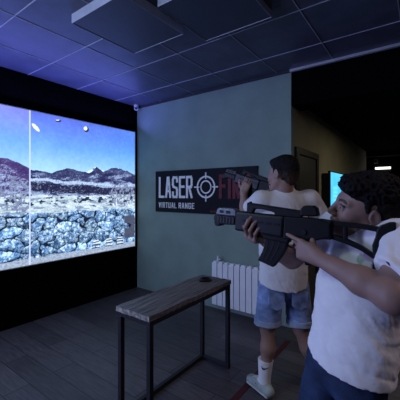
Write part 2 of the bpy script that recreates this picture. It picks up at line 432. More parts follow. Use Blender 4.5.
sg = empty('wall_sign', (-2.425, YB, 1.222), 'wide black sign on the teal wall with white and red lettering and a crosshair', 'sign')
def sgx(x): return x + 2.425
def sgz(z): return z - 1.222
boxes('board', [((-0.838, -0.02, 0), (0.838, 0, 0.602))], M['sign_black'], sg)
bm = bmesh.new(); lettering(bm, 'LASER', sgx(-3.19), sgx(-2.555), sgz(1.428), sgz(1.738), 0.034, -0.026, -0.0202, 0.018)
finish('lettering', bm, M['sign_white'], sg)
for word, xa, xb in (('VIRTUAL', -3.19, -2.845), ('RANGE', -2.805, -2.525)):
    bm = bmesh.new(); lettering(bm, word, sgx(xa), sgx(xb), sgz(1.283), sgz(1.362), 0.0105, -0.025, -0.0202, 0.016)
    finish('lettering', bm, M['sign_white'], sg)
bm = bmesh.new(); lettering(bm, 'FIRE', sgx(-2.125), sgx(-1.68), sgz(1.428), sgz(1.738), 0.044, -0.026, -0.0202, 0.022)
finish('lettering', bm, M['sign_red'], sg)
bm = bmesh.new(); cc = (sgx(-2.333), sgz(1.58))
annulus(bm, cc, 0.128, 0.150, -0.026, -0.0202); annulus(bm, cc, 0.072, 0.090, -0.026, -0.0202)
for k in range(4):
    a = k * PI / 2; ca, sa = round(math.cos(a)), round(math.sin(a))
    ribbon(bm, [(cc[0] + ca * 0.115, cc[1] + sa * 0.115), (cc[0] + ca * 0.185, cc[1] + sa * 0.185)], 0.018, -0.0265, -0.0202)
finish('crosshair_emblem', bm, M['sign_white'], sg)
boxes('small_red_print', [((sgx(-2.26 + 0.028 * k), -0.024, sgz(1.245)), (sgx(-2.24 + 0.028 * k), -0.0202, sgz(1.272))) for k in range(5)], M['sign_red'], sg)

# ------------------------------------------------------------------ ceiling fittings
def ceiling_panel(x0, x1, y0, y1, drop, label):
    cx, cy = (x0 + x1) / 2, (y0 + y1) / 2; hx, hy = (x1 - x0) / 2, (y1 - y0) / 2
    r = empty('ceiling_light', (cx, cy, HC - drop), label, 'lamp', 'square panel lamps on the ceiling')
    t = 0.003
    boxes('frame', [((-hx, -hy, 0), (hx, -hy + t, drop)), ((-hx, hy - t, 0), (hx, hy, drop)), ((-hx, -hy + t, 0), (-hx + t, hy - t, drop)), ((hx - t, -hy + t, 0), (hx, hy - t, drop))], M['panel'], r, bevel=0.002)
    boxes('diffuser', [((-hx + t, -hy + t, 0.004), (hx - t, hy - t, drop - 0.001))], M['diffuser'], r)
ceiling_panel(-2.175, -1.59, 1.30, 1.93, 0.072, 'unlit square ceiling panel hanging nearest the projection screen')
ceiling_panel(-1.52, -0.92, 1.56, 2.16, 0.055, 'unlit square ceiling panel cut by the top of the picture')

cam_ = empty('security_camera', (XW + 0.075, YB - 0.085, HC - 0.001), 'small white dome security camera in the ceiling corner beside the screen', 'camera')
bm = bmesh.new(); cyl(bm, (0, 0, -0.03), (0, 0, 0), 0.036, 0.040, 24); finish('base', bm, M['white_plastic'], cam_, smooth=False)
bm = bmesh.new(); bmesh.ops.create_uvsphere(bm, u_segments=24, v_segments=14, radius=0.036, matrix=Matrix.Translation((0, 0, -0.05))); finish('dome', bm, M['white_plastic'], cam_, smooth=True)
bm = bmesh.new(); cyl(bm, (0.008, -0.016, -0.055), (0.020, -0.040, -0.066), 0.021, 0.019, 20); finish('lens', bm, M['lens'], cam_)

# ------------------------------------------------------------------ radiator and socket
rx0, nsec, sw = -2.165, 9, 0.08
rd = empty('radiator', (rx0 + nsec * sw / 2, YB - 0.012, 0), 'white sectional radiator under the black sign on the teal wall', 'radiator')
ox = -nsec * sw / 2
for k in range(nsec):
    x = ox + k * sw; bm = bmesh.new()
    box(bm, (x + 0.004, -0.125, 0.10), (x + sw - 0.004, -0.113, 0.625))
    box(bm, (x + 0.032, -0.113, 0.10), (x + sw - 0.032, -0.04, 0.625))
    box(bm, (x + 0.010, -0.045, 0.10), (x + sw - 0.010, -0.035, 0.625))
    box(bm, (x + 0.012, -0.108, 0.612), (x + sw - 0.012, -0.05, 0.640))
    finish('section', bm, M['radiator'], rd, bevel=0.004)
for z in (0.59, 0.14):
    bm = bmesh.new(); cyl(bm, (ox, -0.08, z), (ox + nsec * sw, -0.08, z), 0.02); finish('manifold', bm, M['radiator'], rd)
for x in (0.18, 0.52): boxes('bracket', [((ox + x, -0.04, 0.50), (ox + x + 0.02, 0.010, 0.58))], M['radiator'], rd)
bm = bmesh.new(); cyl(bm, (ox + 0.055, -0.06, 0.625), (ox + 0.055, -0.06, 0.70), 0.016, 0.013); cyl(bm, (ox + 0.055, -0.06, 0.66), (ox + 0.085, -0.06, 0.66), 0.009); finish('air_valve', bm, M['white_plastic'], rd)
bm = bmesh.new(); tube(bm, [(ox + nsec * sw - 0.02, -0.08, 0.14), (ox + nsec * sw + 0.04, -0.08, 0.14), (ox + nsec * sw + 0.04, -0.08, 0.0)], 0.011); finish('pipe', bm, M['radiator'], rd)
so = empty('wall_socket', (-2.235, YB, 0.215), 'small white wall socket between the table leg and the radiator', 'socket')
boxes('plate', [((-0.042, -0.012, -0.042), (0.042, 0, 0.042))], M['white_plastic'], so, bevel=0.004)
bm = bmesh.new(); annulus(bm, (0, 0), 0.018, 0.023, -0.0145, -0.011, 24); cyl(bm, (-0.008, -0.013, 0), (-0.008, -0.0125, 0), 0.003); cyl(bm, (0.008, -0.013, 0), (0.008, -0.0125, 0), 0.003); finish('outlet_ring', bm, M['grey'], so)

# ------------------------------------------------------------------ console table
TX0, TX1, TY0, TY1, TH = -1.648, -1.338, 1.305, 2.275, 0.75
tb = empty('console_table', ((TX0 + TX1) / 2, (TY0 + TY1) / 2, 0), 'narrow console table with rustic dark wood top on black steel frame', 'table')
hx, hy = (TX1 - TX0) / 2, (TY1 - TY0) / 2
def plank_top():
    bm = bmesh.new(); nx, ny = 16, 60; top = []
    for j in range(ny + 1):
        row = []
        for i in range(nx + 1):
            x = -hx + 2 * hx * i / nx; y = -hy + 2 * hy * j / ny
            e = 0.0025 * math.sin(j * 1.7 + i) * (1 if i in (0, nx) else 0)
            ey = (random.uniform(-0.006, 0.004)) if j in (0, ny) else 0
            row.append(((x + e, y + ey, TH + 0.0012 * math.sin(i * 2.2 + 0.3 * j)), (x + e, y + ey + (random.uniform(-0.004, 0.004) if j in (0, ny) else 0), TH - 0.032)))
        top.append(row)
    vt = [[bm.verts.new(p[0]) for p in r] for r in top]; vb = [[bm.verts.new(p[1]) for p in r] for r in top]
    for j in range(ny):
        for i in range(nx):
            bm.faces.new((vt[j][i], vt[j][i + 1], vt[j + 1][i + 1], vt[j + 1][i])); bm.faces.new((vb[j][i], vb[j + 1][i], vb[j + 1][i + 1], vb[j][i + 1]))
    me_faces = []
    for i in range(nx):
        for j in (0, ny): me_faces.append(bm.faces.new((vt[j][i], vt[j][i + 1], vb[j][i + 1], vb[j][i])))
    for j in range(ny):
        for i in (0, nx): bm.faces.new((vt[j][i], vt[j + 1][i], vb[j + 1][i], vb[j][i]))
    for f in me_faces: f.material_index = 1
    o = finish('tabletop', bm, M['wood'], tb); o.data.materials.append(M['wood_edge'])
plank_top()
lt = 0.032; a, b_ = hx - 0.004, hy - 0.008; zt = TH - 0.0335
for sx in (-1, 1):
    for sy in (-1, 1):
        x0, x1 = sorted((sx * a, sx * (a - lt))); y0, y1 = sorted((sy * b_, sy * (b_ - lt)))
        boxes('leg', [((x0, y0, 0), (x1, y1, zt - lt))], M['steel_black'], tb, bevel=0.002)
boxes('top_frame', [((-a, -b_, zt - lt), (a, -b_ + lt, zt)), ((-a, b_ - lt, zt - lt), (a, b_, zt)), ((-a, -b_ + lt, zt - lt), (-a + lt, b_ - lt, zt)), ((a - lt, -b_ + lt, zt - lt), (a, b_ - lt, zt))], M['steel_black'], tb, bevel=0.002)
boxes('floor_rail', [((-a + lt, -b_, 0), (a - lt, -b_ + lt, lt)), ((-a + lt, b_ - lt, 0), (a - lt, b_, lt)), ((-a, -b_ + lt, 0), (-a + lt, b_ - lt, lt))], M['steel_black'], tb, bevel=0.002)

# computer mouse on the table
ms = empty('computer_mouse', (-1.50, 2.12, TH + 0.002), 'small black computer mouse on the far end of the console table', 'mouse', rot=(0, 0, 0.9))
def mouse_part(name, keep, material, inset=0.0):
    bm = bmesh.new()
    bmesh.ops.create_uvsphere(bm, u_segments=28, v_segments=16, radius=1)
    for v in bm.verts:
        v.co.x *= 0.058 - inset; v.co.y *= 0.034 - inset; v.co.z = max(v.co.z, 0) * (0.036 - inset) * (1 - 0.22 * v.co.x / 0.058)
    bmesh.ops.remove_doubles(bm, verts=bm.verts, dist=1e-5)
    if keep:
        bmesh.ops.delete(bm, geom=[f for f in bm.faces if not keep(f.calc_center_median())], context='FACES')
    return finish(name, bm, material, ms, smooth=True)
mouse_part('shell', None, M['black'], 0.0015)
mouse_part('button', lambda c: c.x > 0.012 and c.y > 0.003 and c.z > 0.008, M['black_hi'])
mouse_part('button', lambda c: c.x > 0.012 and c.y < -0.003 and c.z > 0.008, M['black_hi'])
bm = bmesh.new(); cyl(bm, (0.032, -0.003, 0.030), (0.032, 0.003, 0.030), 0.008); finish('scroll_wheel', bm, M['rail_grey'], ms)

# floor tape, passage things
tag(boxes('floor_tape', [((-1.135, -1.0, 0.0), (-1.085, 3.02, 0.002))], M['tape']), 'dark red tape line on the floor under the pale sneaker', 'tape')

tv = empty('wall_television', (XC, 5.17, 1.155), 'lit flat television with cyan picture on the passage wall', 'television')
boxes('housing', [((0.085, -0.58, 0.0), (0.118, 0.58, 0.66))], M['steel_black'], tv, bevel=0.003)
boxes('wall_mount', [((0, -0.575, 0.03), (0.085, 0.45, 0.63))], M['steel_black'], tv)
def tv_picture():
    yy = np.linspace(-0.565, 0.565, 121); zz = np.linspace(0.015, 0.645, 61); Yg, Zg = np.meshgrid(yy, zz)
    img = np.zeros(Yg.shape + (3,)); t = (Zg / 0.66)[..., None]
    img[:] = np.array([40, 150, 205]) * (1 - t) + np.array([75, 175, 220]) * t
    img += 14 * fbm(np.stack([Yg * 6, Zg * 8, Yg * 0], -1), 3, 5)[..., None]
    b = (np.abs(Yg + 0.28) < 0.17) & (np.abs(Zg - 0.33) < 0.12); img[b] = img[b] * 0.85 + np.array([150, 215, 240]) * 0.15
    for z in (0.24, 0.30, 0.36, 0.42):
        b = (np.abs(Yg + 0.28) < 0.13) & (np.abs(Zg - z) < 0.012); img[b] = (90, 190, 226)
    b = (np.abs(Yg - 0.14) < 0.02) & (np.abs(Zg - 0.36) < 0.16); img[b] = (15, 40, 90)
    img = np.clip(img, 0, 255) / 255; img = np.where(img <= 0.04045, img / 12.92, ((img + 0.055) / 1.055) ** 2.4)
    V = np.stack([np.full(Yg.shape, 0.1185), Yg, Zg], -1).reshape(-1, 3)
    i = np.arange(60)[:, None] * 121 + np.arange(120)[None, :]
    Q = np.stack([i, i + 1, i + 122, i + 121], -1).reshape(-1, 4)
    raw_mesh('display', V, Q, M['tv_picture'], img.reshape(-1, 3), tv, False)
tv_picture()

fx = empty('wall_lamp', (-0.82, YE, 2.09), 'lit white tube lamp on the black far wall', 'lamp')
boxes('housing', [((-0.17, -0.05, -0.06), (0.17, 0, 0.0))], M['grey'], fx)
boxes('tube', [((-0.165, -0.06, 0.002), (0.165, -0.005, 0.05))], M['tube'], fx, bevel=0.01)
sp = empty('wall_speaker', (-0.98, YE, 2.24), 'little grey speaker box high on the far wall', 'speaker')
boxes('case', [((-0.04, -0.06, 0), (0.05, 0, 0.11))], M['grey'], sp, bevel=0.006)
bm = bmesh.new(); cyl(bm, (0.005, -0.064, 0.055), (0.005, -0.0602, 0.055), 0.03); finish('speaker_cone', bm, M['black'], sp)
tag(boxes('paper_sign', [((-0.49, YE - 0.006, 1.31), (-0.30, YE, 1.66))], M['paper']), 'white paper sheet on the far wall behind the curly hair', 'notice')

# ------------------------------------------------------------------ distance-field figures
def vec(*a): return np.array(a, float)
class Shape:
    """smooth unions / cuts of tapered capsules, ellipsoids and elliptical limbs"""
    def __init__(s): s.p = []; s.post = None
    def cap(s, a, b, ra, rb=None, k=0.0, op='u'):
        a = vec(*a); b = vec(*b); rb = ra if rb is None else rb
        s.p.append(('cap', (a, b, ra, rb), k, op, (a + b) / 2, np.linalg.norm(a - b) / 2 + max(ra, rb))); return s
    def ell(s, c, r, k=0.0, R=None, op='u'):
        c = vec(*c); r = vec(*r); R = np.eye(3) if R is None else R
        s.p.append(('ell', (c, r, R), k, op, c, max(r))); return s
    def ecap(s, a, b, wa, wb, l, k=0.0, op='u'):
        """limb from a to b with half-width wa[0] along l and half-depth wa[1]; wb at b"""
        a = vec(*a); b = vec(*b); z = b - a; L = np.linalg.norm(z); z = z / L
        x = vec(*l); x = x - z * (x @ z); x /= np.linalg.norm(x); y = np.cross(z, x)
        s.p.append(('ecap', (a, np.stack([x, y, z], 1), L, wa, wb), k, op, (a + b) / 2, L / 2 + max(wa + wb))); return s
    def sub(s, sh, k=0.0):
        pts = [(c, r) for _, _, _, op, c, r in sh.p if op == 'u' and c is not None]
        c = np.mean([q[0] for q in pts], 0); r = max(np.linalg.norm(q[0] - c) + q[1] for q in pts)
        s.p.append(('sub', sh, k, 'u', c, r)); return s
    def half(s, c, n, k=0.0, op='i'):
        """keep the side of the plane that n points away from (op i)"""
        s.p.append(('half', (vec(*c), vec(*n) / np.linalg.norm(n)), k, op, None, 0)); return s
    @staticmethod
    def dist(kind, q, P):
        if kind == 'cap':
            a, b, ra, rb = q; ba = b - a; t = np.clip((P - a) @ ba / max(ba @ ba, 1e-12), 0, 1)
            return np.linalg.norm(P - a - t[..., None] * ba, axis=-1) - (ra + (rb - ra) * t)
        if kind == 'ell':
            c, r, R = q; v = (P - c) @ R; k0 = np.linalg.norm(v / r, axis=-1); k1 = np.linalg.norm(v / r ** 2, axis=-1)
            return k0 * (k0 - 1) / np.maximum(k1, 1e-6)
        if kind == 'ecap':
            a, B, L, wa, wb = q; v = (P - a) @ B; t = np.clip(v[..., 2] / L, 0, 1)
            w = wa[0] + (wb[0] - wa[0]) * t; d = wa[1] + (wb[1] - wa[1]) * t; m = np.minimum(w, d)
            e = np.stack([v[..., 0] / w, v[..., 1] / d, (v[..., 2] - t * L) / m], -1)
            g = np.stack([v[..., 0] / w ** 2, v[..., 1] / d ** 2, (v[..., 2] - t * L) / m ** 2], -1)
            k0 = np.linalg.norm(e, axis=-1); k1 = np.linalg.norm(g, axis=-1)
            return np.where(k0 < 0.3, (k0 - 1) * m, k0 * (k0 - 1) / np.maximum(k1, 1e-6))
        if kind == 'sub': return q.ev(P)
        if kind == 'half':
            c, n = q; return (P - c) @ n
    def ev(s, P, cen=None, rad=0.0):
        D = np.full(P.shape[:-1], 0.25)
        for kind, q, k, op, c, br in s.p:
            if cen is not None and c is not None and op in 'us' and np.linalg.norm(cen - c) - br - rad > 0.09 + k: continue
            d = s.dist(kind, q, P)
            if op == 'i': d2 = d; D = np.maximum(D, d2) if k == 0 else -smin(-D, -d2, k)
            elif op == 's': D = np.maximum(D, -d) if k == 0 else -smin(-D, d, k)
            else: D = np.minimum(D, d) if k == 0 else smin(D, d, k)
        if s.post is not None: D = s.post(P, D)
        return D
def smin(a, b, k):
    h = np.maximum(k - np.abs(a - b), 0) / k
    return np.minimum(a, b) - h * h * k * 0.25

def mesh_shape(sh, h, lo=None, hi=None):
    pts = [(c, r) for _, _, _, op, c, r in sh.p if op == 'u' and c is not None]
    lo_ = np.min([c - r for c, r in pts], 0) - 0.03 if lo is None else vec(*lo)
    hi_ = np.max([c + r for c, r in pts], 0) + 0.03 if hi is None else vec(*hi)
    nb = 12
    nblk = np.ceil((hi_ - lo_) / (h * nb)).astype(int); n = nblk * nb + 1
    D = np.full(n, 0.5, np.float32)
    ax = [lo_[i] + h * np.arange(n[i]) for i in range(3)]
    hd = nb * h * math.sqrt(3) / 2
    for bi in range(nblk[0]):
        for bj in range(nblk[1]):
            for bk in range(nblk[2]):
                s0 = np.array([bi, bj, bk]) * nb
                cen = lo_ + (s0 + nb / 2) * h
                near = [np.linalg.norm(cen - c) - r for c, r in pts]
                if min(near) > hd + 0.03: continue
                dc = float(sh.ev(cen[None, :], cen, hd)[0])
                sl = tuple(slice(s0[i], s0[i] + nb + 1) for i in range(3))
                if abs(dc) > hd * 1.5 + 0.02:
                    D[sl] = 0.5 if dc > 0 else -0.5; continue
                X = np.stack(np.meshgrid(ax[0][sl[0]], ax[1][sl[1]], ax[2][sl[2]], indexing='ij'), -1)
                D[sl] = sh.ev(X, cen, hd)
    D[0], D[-1], D[:, 0], D[:, -1], D[:, :, 0], D[:, :, -1] = (0.5,) * 6
    S = D < 0
    cnt = np.zeros(tuple(x - 1 for x in S.shape), np.uint8)
    for a in (0, 1):
        for b in (0, 1):
            for c in (0, 1):
                cnt += S[a:S.shape[0] - 1 + a, b:S.shape[1] - 1 + b, c:S.shape[2] - 1 + c]
    I = np.argwhere((cnt > 0) & (cnt < 8))
    idx = np.full(cnt.shape, -1, np.int32); idx[I[:, 0], I[:, 1], I[:, 2]] = np.arange(len(I))
    acc = np.zeros((len(I), 3)); num = np.zeros(len(I))
    cor = [(a, b, c) for a in (0, 1) for b in (0, 1) for c in (0, 1)]
    val = {q: D[I[:, 0] + q[0], I[:, 1] + q[1], I[:, 2] + q[2]].astype(float) for q in cor}
    for q in cor:
        for axis in range(3):
            if q[axis]: continue
            r = list(q); r[axis] = 1; r = tuple(r)
            va, vb = val[q], val[r]; m = (va < 0) != (vb < 0)
            t = np.where(m, va / np.where(m, va - vb, 1), 0)
            p = np.tile(np.array(q, float), (len(I), 1)); p[:, axis] = t
            acc[m] += p[m]; num[m] += 1
    V = lo_ + (I + acc / num[:, None]) * h
    quads = []
    for axis in range(3):
        o1, o2 = (axis + 1) % 3, (axis + 2) % 3
        A = np.moveaxis(S, axis, 0); E = np.moveaxis(A[:-1] != A[1:], 0, axis)
        K = np.argwhere(E)
        K = K[(K[:, o1] > 0) & (K[:, o2] > 0) & (K[:, o1] < S.shape[o1] - 1) & (K[:, o2] < S.shape[o2] - 1)]
        ins = S[K[:, 0], K[:, 1], K[:, 2]]
        def cid(d1, d2):
            q = K.copy(); q[:, o1] += d1; q[:, o2] += d2
            return idx[q[:, 0], q[:, 1], q[:, 2]]
        q = np.stack([cid(-1, -1), cid(0, -1), cid(0, 0), cid(-1, 0)], 1)
        q[~ins] = q[~ins][:, ::-1]
        quads.append(q[(q >= 0).all(1)])
    return V, np.concatenate(quads)

def figure_part(name, sh, h, material, root, base, color=None, lo=None, hi=None):
    V, Q = mesh_shape(sh, h, lo, hi)
    c = color(V) if color is not None else None
    return raw_mesh(name, V - np.array(base), Q, material, c, root, True)

def rot_about(v, ax, a):
    ax = ax / np.linalg.norm(ax)
    return v * math.cos(a) + np.cross(ax, v) * math.sin(a) + ax * (ax @ v) * (1 - math.cos(a))

def head_frame(yaw, pitch, roll):
    f = vec(-1, 0, 0); l = vec(0, -1, 0); u = vec(0, 0, 1)
    f, l, u = [rot_about(v, vec(0, 0, 1), yaw) for v in (f, l, u)]
    f, l, u = [rot_about(v, l, -pitch) for v in (f, l, u)]
    ax = f.copy(); f, l, u = [rot_about(v, ax, -roll) for v in (f, l, u)]
    return np.stack([f, l, u], 1)

def add_head(sh, C, R, S):
    """skull, face, ears; local axes: forward, left, up"""
    W = lambda *q: C + R @ (S * vec(*q))
    sh.ell(W(-.015, 0, .035), vec(.095, .074, .085) * S, 0.02, R)
    sh.ell(W(.030, 0, -.02), vec(.062, .060, .085) * S, 0.03 * S, R)
    for y in (-1, 1):
        sh.cap(W(-.005, y * .052, -.058), W(.062, y * .018, -.102), .017 * S, .015 * S, 0.03 * S)
        sh.ell(W(.058, y * .040, -.026), vec(.026, .020, .022) * S, 0.02 * S, R)
        sh.cap(W(.086, y * .010, .021), W(.070, y * .046, .019), .009 * S, .008 * S, 0.014 * S)
    sh.ell(W(.076, 0, -.102), vec(.018, .020, .016) * S, 0.02 * S, R)
    for y in (-1, 1):
        sh.ell(W(.103, y * .032, .000), vec(.017, .017, .012) * S, 0.012 * S, R, op='s')
        sh.ell(W(.0795, y * .032, .000), vec(.0125, .0125, .0115) * S, 0.002 * S, R)
        sh.cap(W(.090, y * .022, .009), W(.085, y * .043, .006), .0035 * S, .003 * S, 0.004 * S)
        sh.cap(W(.089, y * .022, -.010), W(.084, y * .043, -.008), .003 * S, .003 * S, 0.004 * S)
    sh.cap(W(.090, 0, .012), W(.112, 0, -.032), .0075 * S, .011 * S, 0.012 * S)
    for y in (-1, 1): sh.ell(W(.102, y * .012, -.038), vec(.010, .008, .008) * S, 0.006 * S, R)
    sh.ell(W(.092, 0, -.058), vec(.010, .026, .012) * S, 0.012 * S, R)
    sh.ell(W(.098, 0, -.064), vec(.0095, .023, .0055) * S, 0.004 * S, R)
    sh.ell(W(.096, 0, -.076), vec(.0095, .020, .0065) * S, 0.004 * S, R)
    sh.ell(W(.090, 0, -.088), vec(.010, .016, .010) * S, 0.012 * S, R)
    for y in (-1, 1):
        Re = R @ np.array([[.96, 0, .28], [0, 1, 0], [-.28, 0, .96]])
        c = W(-.012, y * .0775, -.012)
        sh.ell(c, vec(.019, .008, .032) * S, 0.005, Re)
        sh.ell(C + R @ (S * vec(-.010, y * .0855, -.008)), vec(.0115, .0055, .020) * S, 0.004, Re, op='s')
        sh.ell(W(.004, y * .0775, -.014), vec(.004, .006, .007) * S, 0.003, Re)

def face_color(V, C, R, S, skin, lip, brow_dark=(0.012, 0.010, 0.010), iris=True):
    q = (V - C) @ R / S; col = np.tile(np.array(skin), (len(V), 1))
    f, l, u = q[:, 0], q[:, 1], q[:, 2]; al = np.abs(l)
    def mix(m, c, a=1.0):
        col[m] = col[m] * (1 - a) + np.array(c) * a
    near = np.linalg.norm(q, axis=1) < 0.16
    fr = near & (f > 0.055)
    mix(fr & (al < .023) & (u < -.059) & (u > -.083) & (f > .094), lip, 0.8)
    mix(fr & (al < .021) & (np.abs(u + .0698) < .0022) & (f > .08), (0.03, 0.012, 0.012), 0.8)
    arc = .024 - 0.006 * ((al - .032) / .02) ** 2
    mix(fr & (al > .013) & (al < .052) & (np.abs(u - arc) < .0048), brow_dark, 0.9)
    de = np.linalg.norm(q - np.stack([np.full(len(q), .0795), .032 * np.sign(l), u * 0], 1), axis=1)
    eye = fr & (de < .0131) & (np.abs(u + .0015) < .0030)
    mix(eye, (0.25, 0.24, 0.24)); 
    mix(eye & (np.hypot(al - .032, u) < .0062), (0.03, 0.018, 0.012))
    lash = fr & (al > .019) & (al < .046) & (np.abs(u - (.0085 - 10 * (al - .032) ** 2)) < .0022)
    mix(lash, (0.015, 0.012, 0.012), 0.9)
    return col

def add_hand(sh, W, h, c, n, bends, r=1.0, spread=0.0, thumb=None, L=0.088):
    """W wrist, h wrist->knuckles, c towards the index finger, n palm normal; bends: 4 x 3 angles"""
    h, c, n = [v / np.linalg.norm(v) for v in (h, c, n)]
    offs = (.030, .010, -.010, -.028); lens = ((.044, .027, .022), (.049, .031, .023), (.045, .028, .022), (.036, .022, .020)); rad = (.0088, .0090, .0086, .0078)
    kn = []
    for i in range(4):
        K = W + h * (L - 0.006 * abs(i - 1)) + c * offs[i]
        sh.cap(W + c * offs[i] * 0.55 + n * 0.002, K, .0155 * r, .0115 * r, 0.016)
        kn.append(K)
    sh.ell(W + h * 0.03 + c * 0.018 + n * 0.012, vec(.018, .018, .018), 0.02)
    for i in range(4):
        p = kn[i]; a = 0.0
        for j in range(3):
            a += math.radians(bends[i][j]); dv = h * math.cos(a) + n * math.sin(a) + c * spread * (1.5 - i) * (j == 0) * 0.3
            dv /= np.linalg.norm(dv); q = p + dv * lens[i][j] * r
            sh.cap(p, q, rad[i] * r * (1 - .06 * j), rad[i] * r * (1 - .06 * (j + 1)), 0.004)
            p = q
    if thumb is not None:
        p = W + h * 0.022 + c * 0.022 + n * 0.006
        for j, (dv, ln) in enumerate(thumb):
            dv = (h * dv[0] + c * dv[1] + n * dv[2]); dv /= np.linalg.norm(dv); q = p + dv * ln
            sh.cap(p, q, (.0135, .0105, .0095)[j] * r, (.0108, .0096, .0085)[j] * r, 0.008 if j == 0 else 0.004); p = q

# ------------------------------------------------------------------ rifles
def make_rifle(label, muzzle, butt, group, rail):
    """local x: butt -> muzzle, y: across, z: up"""
    mz, bt = Vector(muzzle), Vector(butt)
    e = (mz - bt).normalized(); zz = (Vector((0, 0, 1)) - e * e.z).normalized(); yy = zz.cross(e)
    r = empty('assault_rifle', bt, label, 'rifle', group)
    r.rotation_euler = Matrix((e, yy, zz)).transposed().to_euler()
    def P(name, polys, w, material=M['black'], parent=r, bevel=0.003, y=0.0):
        bm = bmesh.new()
        for pl in polys: prism(bm, pl, y - w / 2, y + w / 2)
        return finish(name, bm, material, parent, bevel=bevel)
    P('handguard', [[(.60, .024), (.50, .022), (.374, .024), (.374, -.066), (.47, -.064), (.60, -.064)]], .060, M['black_hi'], bevel=.010)
    bm = bmesh.new()
    for k in range(5): box(bm, (.39 + k * .036, -.0315, -.018), (.415 + k * .036, .0315, -.008))
    finish('vent_slots', bm, M['black'], r)
    fb = P('front_block', [[(.712, -.004), (.598, -.002), (.598, -.040), (.680, -.046), (.684, -.056), (.706, -.056), (.712, -.044)]], .050, M['black'], bevel=.005)
    bm = bmesh.new()
    for k in range(6): box(bm, (.606 + k * .016, -.0275, -.036), (.613 + k * .016, .0275, -.008))
    finish('ribs', bm, M['black_hi'], fb)
    fr = P('front_rail', [[(.708, -.003), (.700, .026), (.690, .030), (.612, .032), (.600, .024), (.600, -.001)]], .044, rail, bevel=.004)
    boxes('rail_slots', [((.628, -.0226, .008), (.650, .0226, .020)), ((.664, -.0226, .008), (.686, .0226, .020))], M['black'], fr)
    bm = bmesh.new(); cyl(bm, (.700, 0, -.022), (.722, 0, -.022), .013); finish('muzzle', bm, M['black_hi'], r)
    P('receiver', [[(.376, .024), (.234, .026), (.197, .015), (.194, -.038), (.255, -.060), (.30, -.066), (.376, -.070)]], .052, M['black'], bevel=.006)
    P('magazine_well', [[(.466, -.050), (.352, -.050), (.354, -.084), (.462, -.082)]], .044, M['black'], bevel=.004)
    mg = P('magazine', [[(.454, -.072), (.358, -.074), (.366, -.112), (.384, -.150), (.414, -.196), (.486, -.180), (.468, -.140), (.458, -.108)]], .030, M['black'], bevel=.004)
    bm = bmesh.new()
    for k in range(3): prism(bm, [(.445 - k * .026, -.086), (.438 - k * .026, -.086), (.446 - k * .022, -.130), (.462 - k * .020, -.170), (.470 - k * .020, -.170), (.453 - k * .022, -.130)], -.0165, .0165)
    finish('magazine_ribs', bm, M['black_hi'], mg)
    ch = P('carry_handle', [[(.552, .060), (.31, .046), (.31, .022), (.42, .022), (.425, .034), (.477, .042), (.516, .040), (.526, .020), (.552, .020)]], .026, M['black'], bevel=.003)
    bm = bmesh.new()
    for k in range(22):
        x = .318 + k * .0108; z = .046 + (x - .31) * (.014 / .242)
        box(bm, (x, -.012, z - .002), (x + .0058, .012, z + .0055))
    finish('rail_teeth', bm, M['black'], ch)
    P('rear_sight', [[(.316, .030), (.314, .062), (.302, .073), (.266, .075), (.252, .068), (.244, .036)]], .034, M['black'], bevel=.006)
    P('front_sight', [[(.550, .056), (.544, .070), (.536, .070), (.530, .056)]], .012, M['black'], bevel=.001)
    P('hinge_block', [[(.234, .026), (.196, .024), (.192, -.046), (.230, -.050)]], .044, M['black_hi'], bevel=.004)
    st = P('stock', [[(.206, .024), (.10, .024), (.002, .018), (.0, .003), (.04, .002), (.10, .007), (.206, .004)],
                     [(.206, -.022), (.145, -.036), (.090, -.054), (.050, -.080), (.046, -.098), (.090, -.072), (.144, -.054), (.206, -.042)],
                     [(.156, .010), (.144, .010), (.141, -.044), (.153, -.044)]], .026, M['black'], bevel=.003)
    P('butt_plate', [[(.050, .010), (.040, .026), (.014, .040), (-.004, .042), (-.010, .004), (.004, -.050), (.028, -.140), (.056, -.140), (.054, -.090), (.060, -.045), (.052, -.015)]], .034, M['black'], bevel=.005)
    P('pistol_grip', [[(.318, -.056), (.262, -.056), (.238, -.155), (.286, -.162), (.300, -.100)]], .034, M['black'], bevel=.008)
    bm = bmesh.new(); tube(bm, [(.366, 0, -.066), (.362, 0, -.094), (.352, 0, -.102), (.312, 0, -.100), (.302, 0, -.090)], .0035); finish('trigger_guard', bm, M['black'], r)
    bm = bmesh.new(); tube(bm, [(.336, 0, -.062), (.334, 0, -.080), (.340, 0, -.092)], .003); finish('trigger', bm, M['black_hi'], r)
    bm = bmesh.new(); cyl(bm, (.292, -.031, -.030), (.292, .031, -.030), .010); box(bm, (.276, -.031, -.034), (.292, -.027, -.027)); finish('fire_selector', bm, M['black_hi'], r)
    bm = bmesh.new(); box(bm, (.300, -.0275, -.018), (.308, -.026, -.010)); box(bm, (.283, -.0275, -.012), (.296, -.026, -.006)); finish('selector_marks', bm, M['white_mark'], r)
    return r, e, zz

R1, E1, U1 = make_rifle('black rifle with curved magazine and open stock held by the curly haired shooter', (-0.786, 1.22, 1.402), (-0.083, 1.22, 1.360), 'black toy rifles', M['rail_grey'])
E1 = np.array(E1); U1 = np.array(U1); B1 = vec(-0.083, 1.22, 1.360)
def rf(a, y, b): return B1 + E1 * a + vec(0, 1, 0) * y + U1 * b
R2, E2, U2 = make_rifle('black rifle aimed upward in front of the sign by the shooter in denim shorts', (-1.365, 2.25, 1.680), (-0.697, 2.262, 1.466), 'black toy rifles', M['black_hi'])
E2 = np.array(E2); U2 = np.array(U2); B2 = vec(-0.697, 2.262, 1.466); Y2 = np.cross(E2, U2)
def rf2(a, y, b): return B2 + E2 * a + Y2 * y + U2 * b

